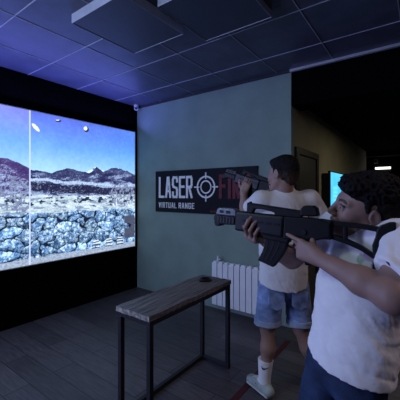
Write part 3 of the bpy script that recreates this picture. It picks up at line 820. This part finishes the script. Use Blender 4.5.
# ------------------------------------------------------------------ near shooter (curly hair, long jeans)
def wrinkle(P, amp, seed, sc=9.0, dirv=(1, 0.3, 0.5)):
    d = np.array(dirv) / np.linalg.norm(dirv)
    Q = P * sc + 2.0 * np.stack([P @ d] * 3, -1) * sc * 0.6
    n = fbm(Q, 3, seed)
    return amp * (1 - 2 * np.abs(n)) 

def shooter_near():
    base = vec(-0.20, 1.30, 0)
    root = empty('person', base, 'curly haired person in white t-shirt and dark jeans, cheek against the nearer rifle', 'person')
    LS, RS = vec(-.055, 1.265, 1.332), vec(-.315, 1.475, 1.35)
    lat = vec(.80, -.60, 0)
    EL = vec(-.075, 1.055, 1.195); WL = rf(.230, -.060, -.110)
    ER = vec(-.505, 1.42, 1.190); WR = rf(.500, .052, -.092)
    HC_, S = vec(-.182, 1.315, 1.450), 1.07
    R = head_frame(0.46, 0.10, 0.36)
    skin = (0.30, 0.185, 0.155); lip = (0.24, 0.09, 0.085)
    W = lambda *q: HC_ + R @ (S * vec(*q))
    sh = Shape()
    # trunk and legs
    sh.ecap((-.240, 1.31, .92), (-.19, 1.375, 1.30), (.125, .095), (.150, .090), lat, 0.03)
    sh.cap(LS, RS, .055, .055, 0.05)
    hips = (vec(-.318, 1.355, .84), vec(-.200, 1.265, .84)); knees = (vec(-.385, 1.325, .48), vec(-.15, 1.18, .48)); ank = (vec(-.36, 1.40, .09), vec(-.09, 1.25, .09))
    for hp, kn_, an in zip(hips, knees, ank):
        sh.cap(hp, kn_, .072, .055, 0.04); sh.cap(kn_, an, .052, .034, 0.03); sh.cap(an - vec(0, 0, .01), an + vec(-.055, -.083, -.055), .028, .018, 0.02)
    # neck and head
    sh.cap((-.175, 1.385, 1.36), W(-.03, 0, -.06), .060, .055, 0.03)
    add_head(sh, HC_, R, S)
    # arms
    sh.cap(LS, EL, .052, .046, 0.03)
    mid = EL + (WL - EL) * 0.35
    sh.cap(EL, mid, .041, .042, 0.03); sh.cap(mid, WL, .042, .026, 0.03)
    sh.cap(RS, ER, .050, .043, 0.03)
    mr_ = ER + (WR - ER) * 0.35
    sh.cap(ER, mr_, .042, .043, 0.03); sh.cap(mr_, WR, .043, .027, 0.03)
    # trigger hand (left): back of the hand to the camera, fingers round the grip
    kn0 = rf(.296, -.044, -.094)
    hL = kn0 - WL; hL /= np.linalg.norm(hL)
    cL = U1 - hL * (U1 @ hL); cL /= np.linalg.norm(cL); nL = np.cross(cL, hL); nL *= np.sign(nL[1])
    add_hand(sh, WL, hL, cL, nL, ((4, 6, 8), (40, 62, 35), (46, 65, 40), (52, 65, 40)), thumb=(((.6, .5, .6), .040), ((.8, .2, .6), .030), ((.9, .0, .5), .022)), L=.078)
    # support hand (right): under the handguard, finger tips up its near side
    kR = rf(.532, -.022, -.087)
    hR = kR - WR; hR /= np.linalg.norm(hR)
    cR = E1 - hR * (E1 @ hR); cR /= np.linalg.norm(cR); nR = np.cross(hR, cR); nR *= np.sign(nR[2]); nR = nR - .35 * E1; cR = cR + .35 * U1
    add_hand(sh, WR, hR, cR, nR, ((52, 46, 22), (50, 48, 22), (52, 48, 22), (56, 46, 22)), r=1.06, spread=0.35, thumb=(((.4, .7, .4), .040), ((.2, .8, .5), .030), ((.1, .6, .8), .024)), L=.074)
    def col(V):
        c = face_color(V, HC_, R, S, skin, lip)
        return c
    figure_part('body', sh, 0.0038, M['skin'], root, base, col)
    # hair: thick curls on top, short at the sides
    hr = Shape()
    hr.ell(W(-.020, 0, .055), vec(.098, .077, .070) * S, 0.02, R)
    hr.ell(W(-.066, 0, .000), vec(.048, .068, .074) * S, 0.03, R)
    hr.ell(W(.055, .014, .080), vec(.046, .058, .030) * S, 0.02, R)
    hr.cap(W(-.030, .070, .030), W(-.055, .064, -.045), .012 * S, .010 * S, 0.02)
    hr.cap(W(-.018, -.074, .030), W(-.045, -.070, -.045), .012 * S, .012 * S, 0.02)
    hr.cap(W(.020, .070, .040), W(.012, .0715, .005), .009 * S, .007 * S, 0.015)
    hr.cap(W(.020, -.070, .040), W(.012, -.0715, .005), .009 * S, .007 * S, 0.015)
    hr.ell(W(.100, 0, -.030), vec(.075, .10, .088) * S, 0.012, R, op='s')
    for y in (-1, 1): hr.ell(W(-.006, y * .088, -.016), vec(.027, .026, .038) * S, 0.006, R, op='s')
    def curls(P, D):
        q = (P - HC_) @ R / S
        up = np.clip((q[..., 2] - .02) / .05, 0, 1) * np.clip((q[..., 0] + .13) / .06, 0, 1)
        n = fbm(P * 58, 2, 91); n2 = fbm(P * 120, 2, 93)
        return D - (0.002 + 0.0075 * up) * (1 - 2 * np.abs(n)) - 0.003 * n2
    hr.post = curls
    figure_part('hair', hr, 0.0035, M['hair'], root, base, lambda V: np.tile(np.array([0.008, 0.0075, 0.009]), (len(V), 1)))
    # t-shirt
    ts = Shape()
    ts.ecap((-.243, 1.300, .800), (-.205, 1.335, 1.12), (.182, .150), (.168, .138), lat, 0.05)
    ts.ecap((-.205, 1.335, 1.12), (-.185, 1.380, 1.30), (.168, .138), (.165, .118), lat, 0.06)
    ts.cap(LS + vec(0, 0, .004), RS + vec(0, 0, .006), .062, .064, 0.06)
    ts.cap((-.178, 1.395, 1.35), (-.172, 1.38, 1.405), .076, .066, 0.04)
    dl = (EL - LS); dr = (ER - RS)
    for a_, dv, t_, tilt in ((LS, dl, .80, vec(-1.0, 0, 0)), (RS, dr, .60, vec(0, 0, 0))):
        en = a_ + dv * t_; sl = Shape(); sl.cap(a_, a_ + dv * 1.15, .074, .080); sl.half(en, dv / np.linalg.norm(dv) + tilt, 0.008); ts.sub(sl, 0.035)
    ts.half((-.40, 0, .866), (-.15, 0, -1))
    ts.cap(W(-.02, 0, -.075) + vec(0, 0, .01), W(-.02, 0, -.02), .066, .075, 0.0, op='s')
    def wr(P, D):
        fz = np.clip((1.42 - P[..., 2]) / .1, 0.15, 1)
        return D + fz * (wrinkle(P, .0065, 7, 6.0, (.7, -.4, .9)) + wrinkle(P, .0025, 17, 17.0, (.2, .8, .4)))
    ts.post = wr
    def tcol(V):
        c = np.tile(np.array([0.84, 0.83, 0.87]), (len(V), 1))
        q = np.linalg.norm(V - vec(-.165, 1.255, 1.25), axis=1) < .04
        q2 = fbm(V * 45, 2, 3) > .05
        c[q & q2] = (.55, .38, .62); c[q & ~q2 & (fbm(V * 30, 2, 5) > .1)] = (.40, .58, .48)
        dot = np.linalg.norm(V - (LS + dl * .60 + vec(-.022, -.055, .035)), axis=1) < .009
        c[dot] = (.02, .02, .03)
        return c
    figure_part('t_shirt', ts, 0.0042, M['shirt'], root, base, tcol)
    # jeans
    je = Shape()
    je.ecap((-.243, 1.305, .80), (-.240, 1.31, .90), (.138, .105), (.125, .095), lat, 0.04)
    for hp, kn_, an in zip(hips, knees, ank):
        je.cap(hp, kn_, .088, .078, 0.04); je.cap(kn_, an, .075, .060, 0.03)
    je.half((0, 0, .055), (0, 0, -1))
    je.post = lambda P, D: D + wrinkle(P, .0045, 27, 10, (.3, .2, 1)) 
    figure_part('jeans', je, 0.005, M['jeans'], root, base)
    for an in ank:
        shoe(an, vec(-.55, -.83, 0), root, base)

def shoe(an, fwd, root, base, mark=False):
    fwd = fwd / np.linalg.norm(fwd); side = vec(-fwd[1], fwd[0], 0)
    A = vec(an[0], an[1], 0); heel = A - fwd * .055; toe = A + fwd * .155
    so_ = Shape(); so_.ecap(heel + vec(0, 0, .016), toe + vec(0, 0, .016), (.040, .016), (.047, .016), side, 0.01)
    so_.half((0, 0, 0.001), (0, 0, -1))
    up = Shape()
    up.cap(heel + vec(0, 0, .05), A + vec(0, 0, .062), .036, .040, 0.03)
    up.cap(A + fwd * .02 + vec(0, 0, .060), toe + vec(0, 0, .040), .040, .030, 0.03)
    up.ecap(heel + vec(0, 0, .035), toe + vec(0, 0, .035), (.037, .022), (.043, .020), side, 0.02)
    up.cap(A + vec(0, 0, .07), A + vec(-0, 0, .095), .040, .042, 0.03)
    up.half((0, 0, .022), (0, 0, -1)); up.half(A + vec(0, 0, .098), (fwd * .25 + vec(0, 0, 1)))
    o = figure_part('shoe', up, 0.004, M['shoe'], root, base)
    figure_part('sole', so_, 0.004, M['sole'], o, base)
    bm = bmesh.new()
    for k in range(5):
        p = A + fwd * (.045 + .018 * k) - base
        z = .1075 - .0078 * k
        cyl(bm, tuple(p - side * .020 + vec(0, 0, z - .006)), tuple(p + side * .020 + vec(0, 0, z - .006)), .005, .005, 8)
    finish('laces', bm, M['sock'], o)
    if mark:
        bm = bmesh.new(); s_ = mark
        pts = [(-.045, .060), (-.030, .046), (-.012, .046), (.030, .062), (-.012, .053), (-.026, .053)]
        q = [A + fwd * (a + .03) + side * s_ * (.0415 + .002 * (i in (1, 2))) + vec(0, 0, z) - base for i, (a, z) in enumerate(pts)]
        vs = [bm.verts.new(tuple(p)) for p in q] ; vs2 = [bm.verts.new(tuple(p - side * s_ * .012)) for p in q]
        n = len(q); bm.faces.new(vs); bm.faces.new(vs2[::-1])
        for i in range(n): bm.faces.new((vs[i], vs2[i], vs2[(i + 1) % n], vs[(i + 1) % n]))
        finish('side_emblem', bm, M['dark_mark'], o)

# ------------------------------------------------------------------ far shooter (denim shorts, back to the camera)
def shooter_far():
    base = vec(-0.84, 2.20, 0)
    root = empty('person', base, 'person in white t-shirt and denim shorts seen from behind, aiming at the screen', 'person')
    lat = vec(-.77, -.64, 0)                      # towards the left shoulder
    f = vec(-.64, .77, 0)
    LS, RS = vec(-.955, 2.055, 1.445), vec(-.680, 2.290, 1.455)
    EL = vec(-1.150, 2.190, 1.345); WL = rf2(.470, -.052, -.115)
    ER = vec(-.600, 2.42, 1.250); WR = rf2(.235, .050, -.110)
    HC_, S = vec(-.832, 2.145, 1.637), 1.06
    R = head_frame(-0.30, -0.05, -0.16)
    skin = (0.34, 0.205, 0.165); lip = (0.32, 0.12, 0.10)
    W = lambda *q: HC_ + R @ (S * vec(*q))
    sh = Shape()
    sh.ecap((-.84, 2.19, .90), (-.825, 2.175, 1.38), (.145, .095), (.155, .095), lat, 0.03)
    sh.cap(LS, RS, .055, .055, 0.05)
    hips = (vec(-.918, 2.13, .86), vec(-.765, 2.255, .86)); knees = (vec(-.945, 2.14, .49), vec(-.745, 2.275, .49)); ank = (vec(-.962, 2.122, .09), vec(-.635, 2.40, .09))
    toes = (vec(-.91, .42, 0), vec(-.4, .92, 0))
    for hp, kn_, an, tf in zip(hips, knees, ank, toes):
        tf = tf / np.linalg.norm(tf); cf = kn_ + (an - kn_) * .35 - tf * .018
        sh.cap(hp, kn_, .080, .052, 0.04); sh.cap(kn_, cf, .048, .052, 0.03); sh.cap(cf, an, .050, .032, 0.03); sh.cap(an - vec(0, 0, .01), an + tf * .10 - vec(0, 0, .055), .028, .018, 0.02)
    sh.cap((-.82, 2.17, 1.46), W(-.03, 0, -.06), .060, .056, 0.03)
    add_head(sh, HC_, R, S)
    sh.cap(LS, EL, .050, .042, 0.03); sh.cap(EL, EL + (WL - EL) * .35, .041, .041, 0.03); sh.cap(EL + (WL - EL) * .35, WL, .041, .026, 0.03)
    sh.cap(RS, ER, .050, .042, 0.03); sh.cap(ER, WR, .042, .027, 0.03)
    # left support hand: palm under the handguard, thumb up the near side
    hL = U2 + .12 * Y2; cL = E2.copy(); nL = Y2.copy()
    add_hand(sh, WL, hL, cL, nL, ((18, 45, 30), (22, 48, 30), (26, 50, 30), (30, 52, 30)), r=1.08, thumb=(((.5, .8, .1), .042), ((.8, .5, .1), .034), ((.9, .3, .2), .026)), L=.082)
    kn0 = rf2(.292, .030, -.088); hR = kn0 - WR; hR /= np.linalg.norm(hR)
    cR = U2 - hR * (U2 @ hR); cR /= np.linalg.norm(cR); nR = np.cross(hR, cR); nR *= -np.sign(nR @ Y2)
    add_hand(sh, WR, hR, cR, nR, ((8, 8, 6), (52, 62, 35), (55, 65, 40), (58, 65, 40)), thumb=(((.6, .5, .6), .040), ((.8, .2, .6), .030), ((.9, .0, .5), .022)), L=.075)
    figure_part('body', sh, 0.0042, M['skin'], root, base, lambda V: face_color(V, HC_, R, S, skin, lip))
    hr = Shape()
    hr.ell(W(-.020, 0, .052), vec(.099, .078, .080) * S, 0.02, R)
    hr.ell(W(-.070, 0, -.010), vec(.046, .064, .072) * S, 0.03, R)
    hr.ell(W(.050, 0, .088), vec(.050, .052, .030) * S, 0.02, R)
    for y in (-1, 1):
        hr.cap(W(-.018, y * .070, .030), W(-.050, y * .064, -.045), .010 * S, .008 * S, 0.02)
        hr.cap(W(.012, y * .068, .040), W(.012, y * .0695, .000), .009 * S, .006 * S, 0.015)
        hr.ell(W(-.006, y * .086, -.014), vec(.021, .022, .030) * S, 0.006, R, op='s')
    hr.ell(W(.100, 0, -.030), vec(.078, .10, .092) * S, 0.012, R, op='s')
    hr.post = lambda P, D: D - 0.004 * (1 - 2 * np.abs(fbm(P * 55, 2, 191)))
    def hcol(V):
        q = (V - HC_) @ R / S; t = np.clip((q[:, 2] + .075) / .085, 0, 1)[:, None]
        t = np.maximum(t, np.clip((-q[:, 0] - .09) / .03, 0, 1)[:, None] * 0)
        return np.array([0.075, 0.045, 0.036]) * (1 - t) + np.array([0.010, 0.009, 0.010]) * t
    figure_part('hair', hr, 0.0038, M['hair'], root, base, hcol)
    ts = Shape()
    ts.ecap((-.845, 2.19, .74), (-.835, 2.185, 1.10), (.190, .145), (.178, .125), lat, 0.05)
    ts.ecap((-.835, 2.185, 1.10), (-.822, 2.175, 1.40), (.178, .125), (.172, .108), lat, 0.06)
    ts.cap(LS, RS - vec(0, 0, .008), .066, .064, 0.05)
    ts.cap((-.82, 2.17, 1.46), (-.822, 2.165, 1.515), .080, .068, 0.04)
    for a_, e_ in ((LS, EL), (RS, ER)):
        dv = e_ - a_; sl = Shape(); sl.cap(a_, e_, .073, .080); sl.half(a_ + dv * .64, dv, 0.008); ts.sub(sl, 0.035)
    # hem that curves up at the sides
    ts.half((0, 0, .795), (0, 0, -1))
    ts.cap(W(-.02, 0, -.07), W(-.02, 0, -.02), .064, .072, 0.0, op='s')
    def wr(P, D):
        v = (P - vec(-.84, 2.19, 0)); s_ = (v @ (lat / np.linalg.norm(lat)))
        hem = .795 + 1.1 * s_ ** 2
        D = np.maximum(D, hem - P[..., 2])
        fz = np.clip((1.5 - P[..., 2]) / .1, 0.15, 1)
        return D + fz * (wrinkle(P, .0065, 207, 6.0, (.5, .4, 1.0)) + wrinkle(P, .0025, 217, 16.0, (.2, .8, .4)))
    ts.post = wr
    figure_part('t_shirt', ts, 0.0048, M['shirt'], root, base, lambda V: np.tile(np.array([0.70, 0.70, 0.71]), (len(V), 1)))
    sr = Shape()
    sr.ecap((-.84, 2.192, .80), (-.84, 2.19, .90), (.150, .105), (.140, .095), lat, 0.04)
    for hp, kn_ in zip(hips, knees):
        sr.cap(hp - vec(0, 0, .04), kn_, .092, .098, 0.03)
    sr.half((0, 0, .535), (0, 0, -1))
    sr.post = lambda P, D: D + wrinkle(P, .0045, 227, 10, (.3, .2, 1))
    so_ = figure_part('denim_shorts', sr, 0.0048, M['shorts'], root, base)
    for hp, kn_ in zip(hips, knees):
        cf = Shape(); d_ = (kn_ - hp) / np.linalg.norm(kn_ - hp); a = kn_ + d_ * .0; t_ = (.53 - hp[2]) / d_[2]; a = hp + d_ * (t_ - .0)
        cf.cap(a + vec(0, 0, .045), a - vec(0, 0, .005), .102, .104, 0.0)
        cf.half((0, 0, .525), (0, 0, -1)); cf.half((0, 0, .572), (0, 0, 1))
        cf.post = lambda P, D: D + wrinkle(P, .004, 237, 12, (.3, .2, 1))
        figure_part('cuff', cf, 0.0045, M['cuff'], so_, base)
    # back pockets stitched on the shorts
    for s_ in (-1, 1):
        bm = bmesh.new()
        ln = lat / np.linalg.norm(lat); bn = -f / np.linalg.norm(f)
        c0 = vec(-.84, 2.192, .735) + ln * s_ * .085 + bn * .104 - base
        pts = [(-.055, .06), (.055, .06), (.055, -.04), (0, -.065), (-.055, -.04)]
        a_ = [bm.verts.new(tuple(c0 + ln * p[0] + vec(0, 0, p[1]) + bn * (.010 - .9 * p[0] * p[0] * 2))) for p in pts]
        b2 = [bm.verts.new(tuple(c0 + ln * p[0] + vec(0, 0, p[1]) - bn * .03)) for p in pts]
        bm.faces.new(a_); bm.faces.new(b2[::-1])
        for i in range(5): bm.faces.new((a_[i], b2[i], b2[(i + 1) % 5], a_[(i + 1) % 5]))
        finish('back_pocket', bm, M['shorts'], so_)
    for an, kn_, tf, mk in zip(ank, knees, toes, (1, 0)):
        sk = Shape(); ax = (kn_ - an) / np.linalg.norm(kn_ - an)
        sk.cap(an, an + ax * .175, .043, .057, 0.0); sk.cap(an, an + tf / np.linalg.norm(tf) * .05 - vec(0, 0, .03), .040, .034, 0.02)
        sk.half(an + ax * .17, ax)
        sk.post = lambda P, D: D + 0.0012 * np.sin(P[..., 2] * 700) * np.clip((P[..., 2] - .235) / .005, 0, 1)
        o = figure_part('sock', sk, 0.0038, M['sock'], root, base)
        bm = bmesh.new()
        ctr = an + ax * .125; vd = vec(.36, -.93, 0); sd = vec(.93, .36, 0)
        pts = [(-.027, .012), (-.020, -.006), (-.007, -.008), (.030, .010), (-.006, .001), (-.015, .003)]
        rr = lambda a: vd * (math.sqrt(max(.057 ** 2 - a * a, 0)) + .0015)
        q = [ctr + sd * a + vec(0, 0, b) + rr(a) - base for a, b in pts]; q2 = [ctr + sd * a + vec(0, 0, b) + rr(a) - vd * .016 - base for a, b in pts]
        va = [bm.verts.new(tuple(p)) for p in q]; vb = [bm.verts.new(tuple(p)) for p in q2]
        bm.faces.new(va); bm.faces.new(vb[::-1])
        for i in range(6): bm.faces.new((va[i], vb[i], vb[(i + 1) % 6], va[(i + 1) % 6]))
        finish('emblem', bm, M['dark_mark'], o)
        shoe(an, tf, root, base, mark=mk)

shooter_near()
shooter_far()

# ------------------------------------------------------------------ light
def area(name, loc, size, power, color, rot=(0, 0, 0), sy=None):
    l = bpy.data.lights.new(name, 'AREA'); l.energy = power; l.color = color; l.size = size
    if sy: l.shape = 'RECTANGLE'; l.size_y = sy
    o = bpy.data.objects.new(name, l); COL.objects.link(o); o.location = loc; o.rotation_euler = rot
    return o
area('room_fill', (0.1, -1.2, 2.80), 0.7, 4.5, (0.76, 0.82, 1.0), rot=(0.5, 0, 0.5))  # added cool fill from behind the camera, no fixture
area('room_fill', (-2.0, -0.3, 2.80), 0.6, 13, (0.66, 0.92, 0.92), rot=(0.6, 0, 0))  # added fill out of view to brighten the teal wall
area('room_fill', (1.2, 1.6, 2.80), 0.6, 8, (1.0, 0.78, 0.82))  # unseen warm light for the pink tint on the right
area('passage_lamp', (0.3, 5.0, 2.50), 0.5, 7, (1.0, 0.90, 0.62))
area('ceiling_glow_fill', (XW + 0.10, 1.0, 2.48), 0.05, 16, (0.17, 0.20, 1.0), rot=(PI, math.radians(36), 0), sy=4.4)  # added light without a fixture, deepens the blue glow on the ceiling
area('blue_side_fill', (XW + 0.06, -1.35, 1.55), 1.7, 100, (0.41, 0.47, 1.0), rot=(PI / 2, 0, -PI / 2 + 0.45), sy=1.7)  # added fill out of view, boosts the screen's blue light from the left

w = bpy.data.worlds.new('World'); bpy.context.scene.world = w; w.use_nodes = True
w.node_tree.nodes['Background'].inputs[0].default_value = (0.05, 0.06, 0.09, 1)
w.node_tree.nodes['Background'].inputs[1].default_value = 0.2

# ------------------------------------------------------------------ camera
cam = bpy.data.cameras.new('camera'); cam.sensor_width = 36; cam.lens = 36 * 305 / 400
cam.shift_y = -7 / 400; cam.clip_start = 0.02
co = bpy.data.objects.new('camera', cam); COL.objects.link(co)
co.location = (0, 0, 1.5); co.rotation_euler = (PI / 2, 0, math.radians(36.3))
sc = bpy.context.scene; sc.camera = co
sc.view_settings.view_transform = 'Standard'; sc.view_settings.look = 'None'; sc.view_settings.gamma = 1
sc.view_settings.use_curve_mapping = False
sc.view_settings.exposure = 0.5
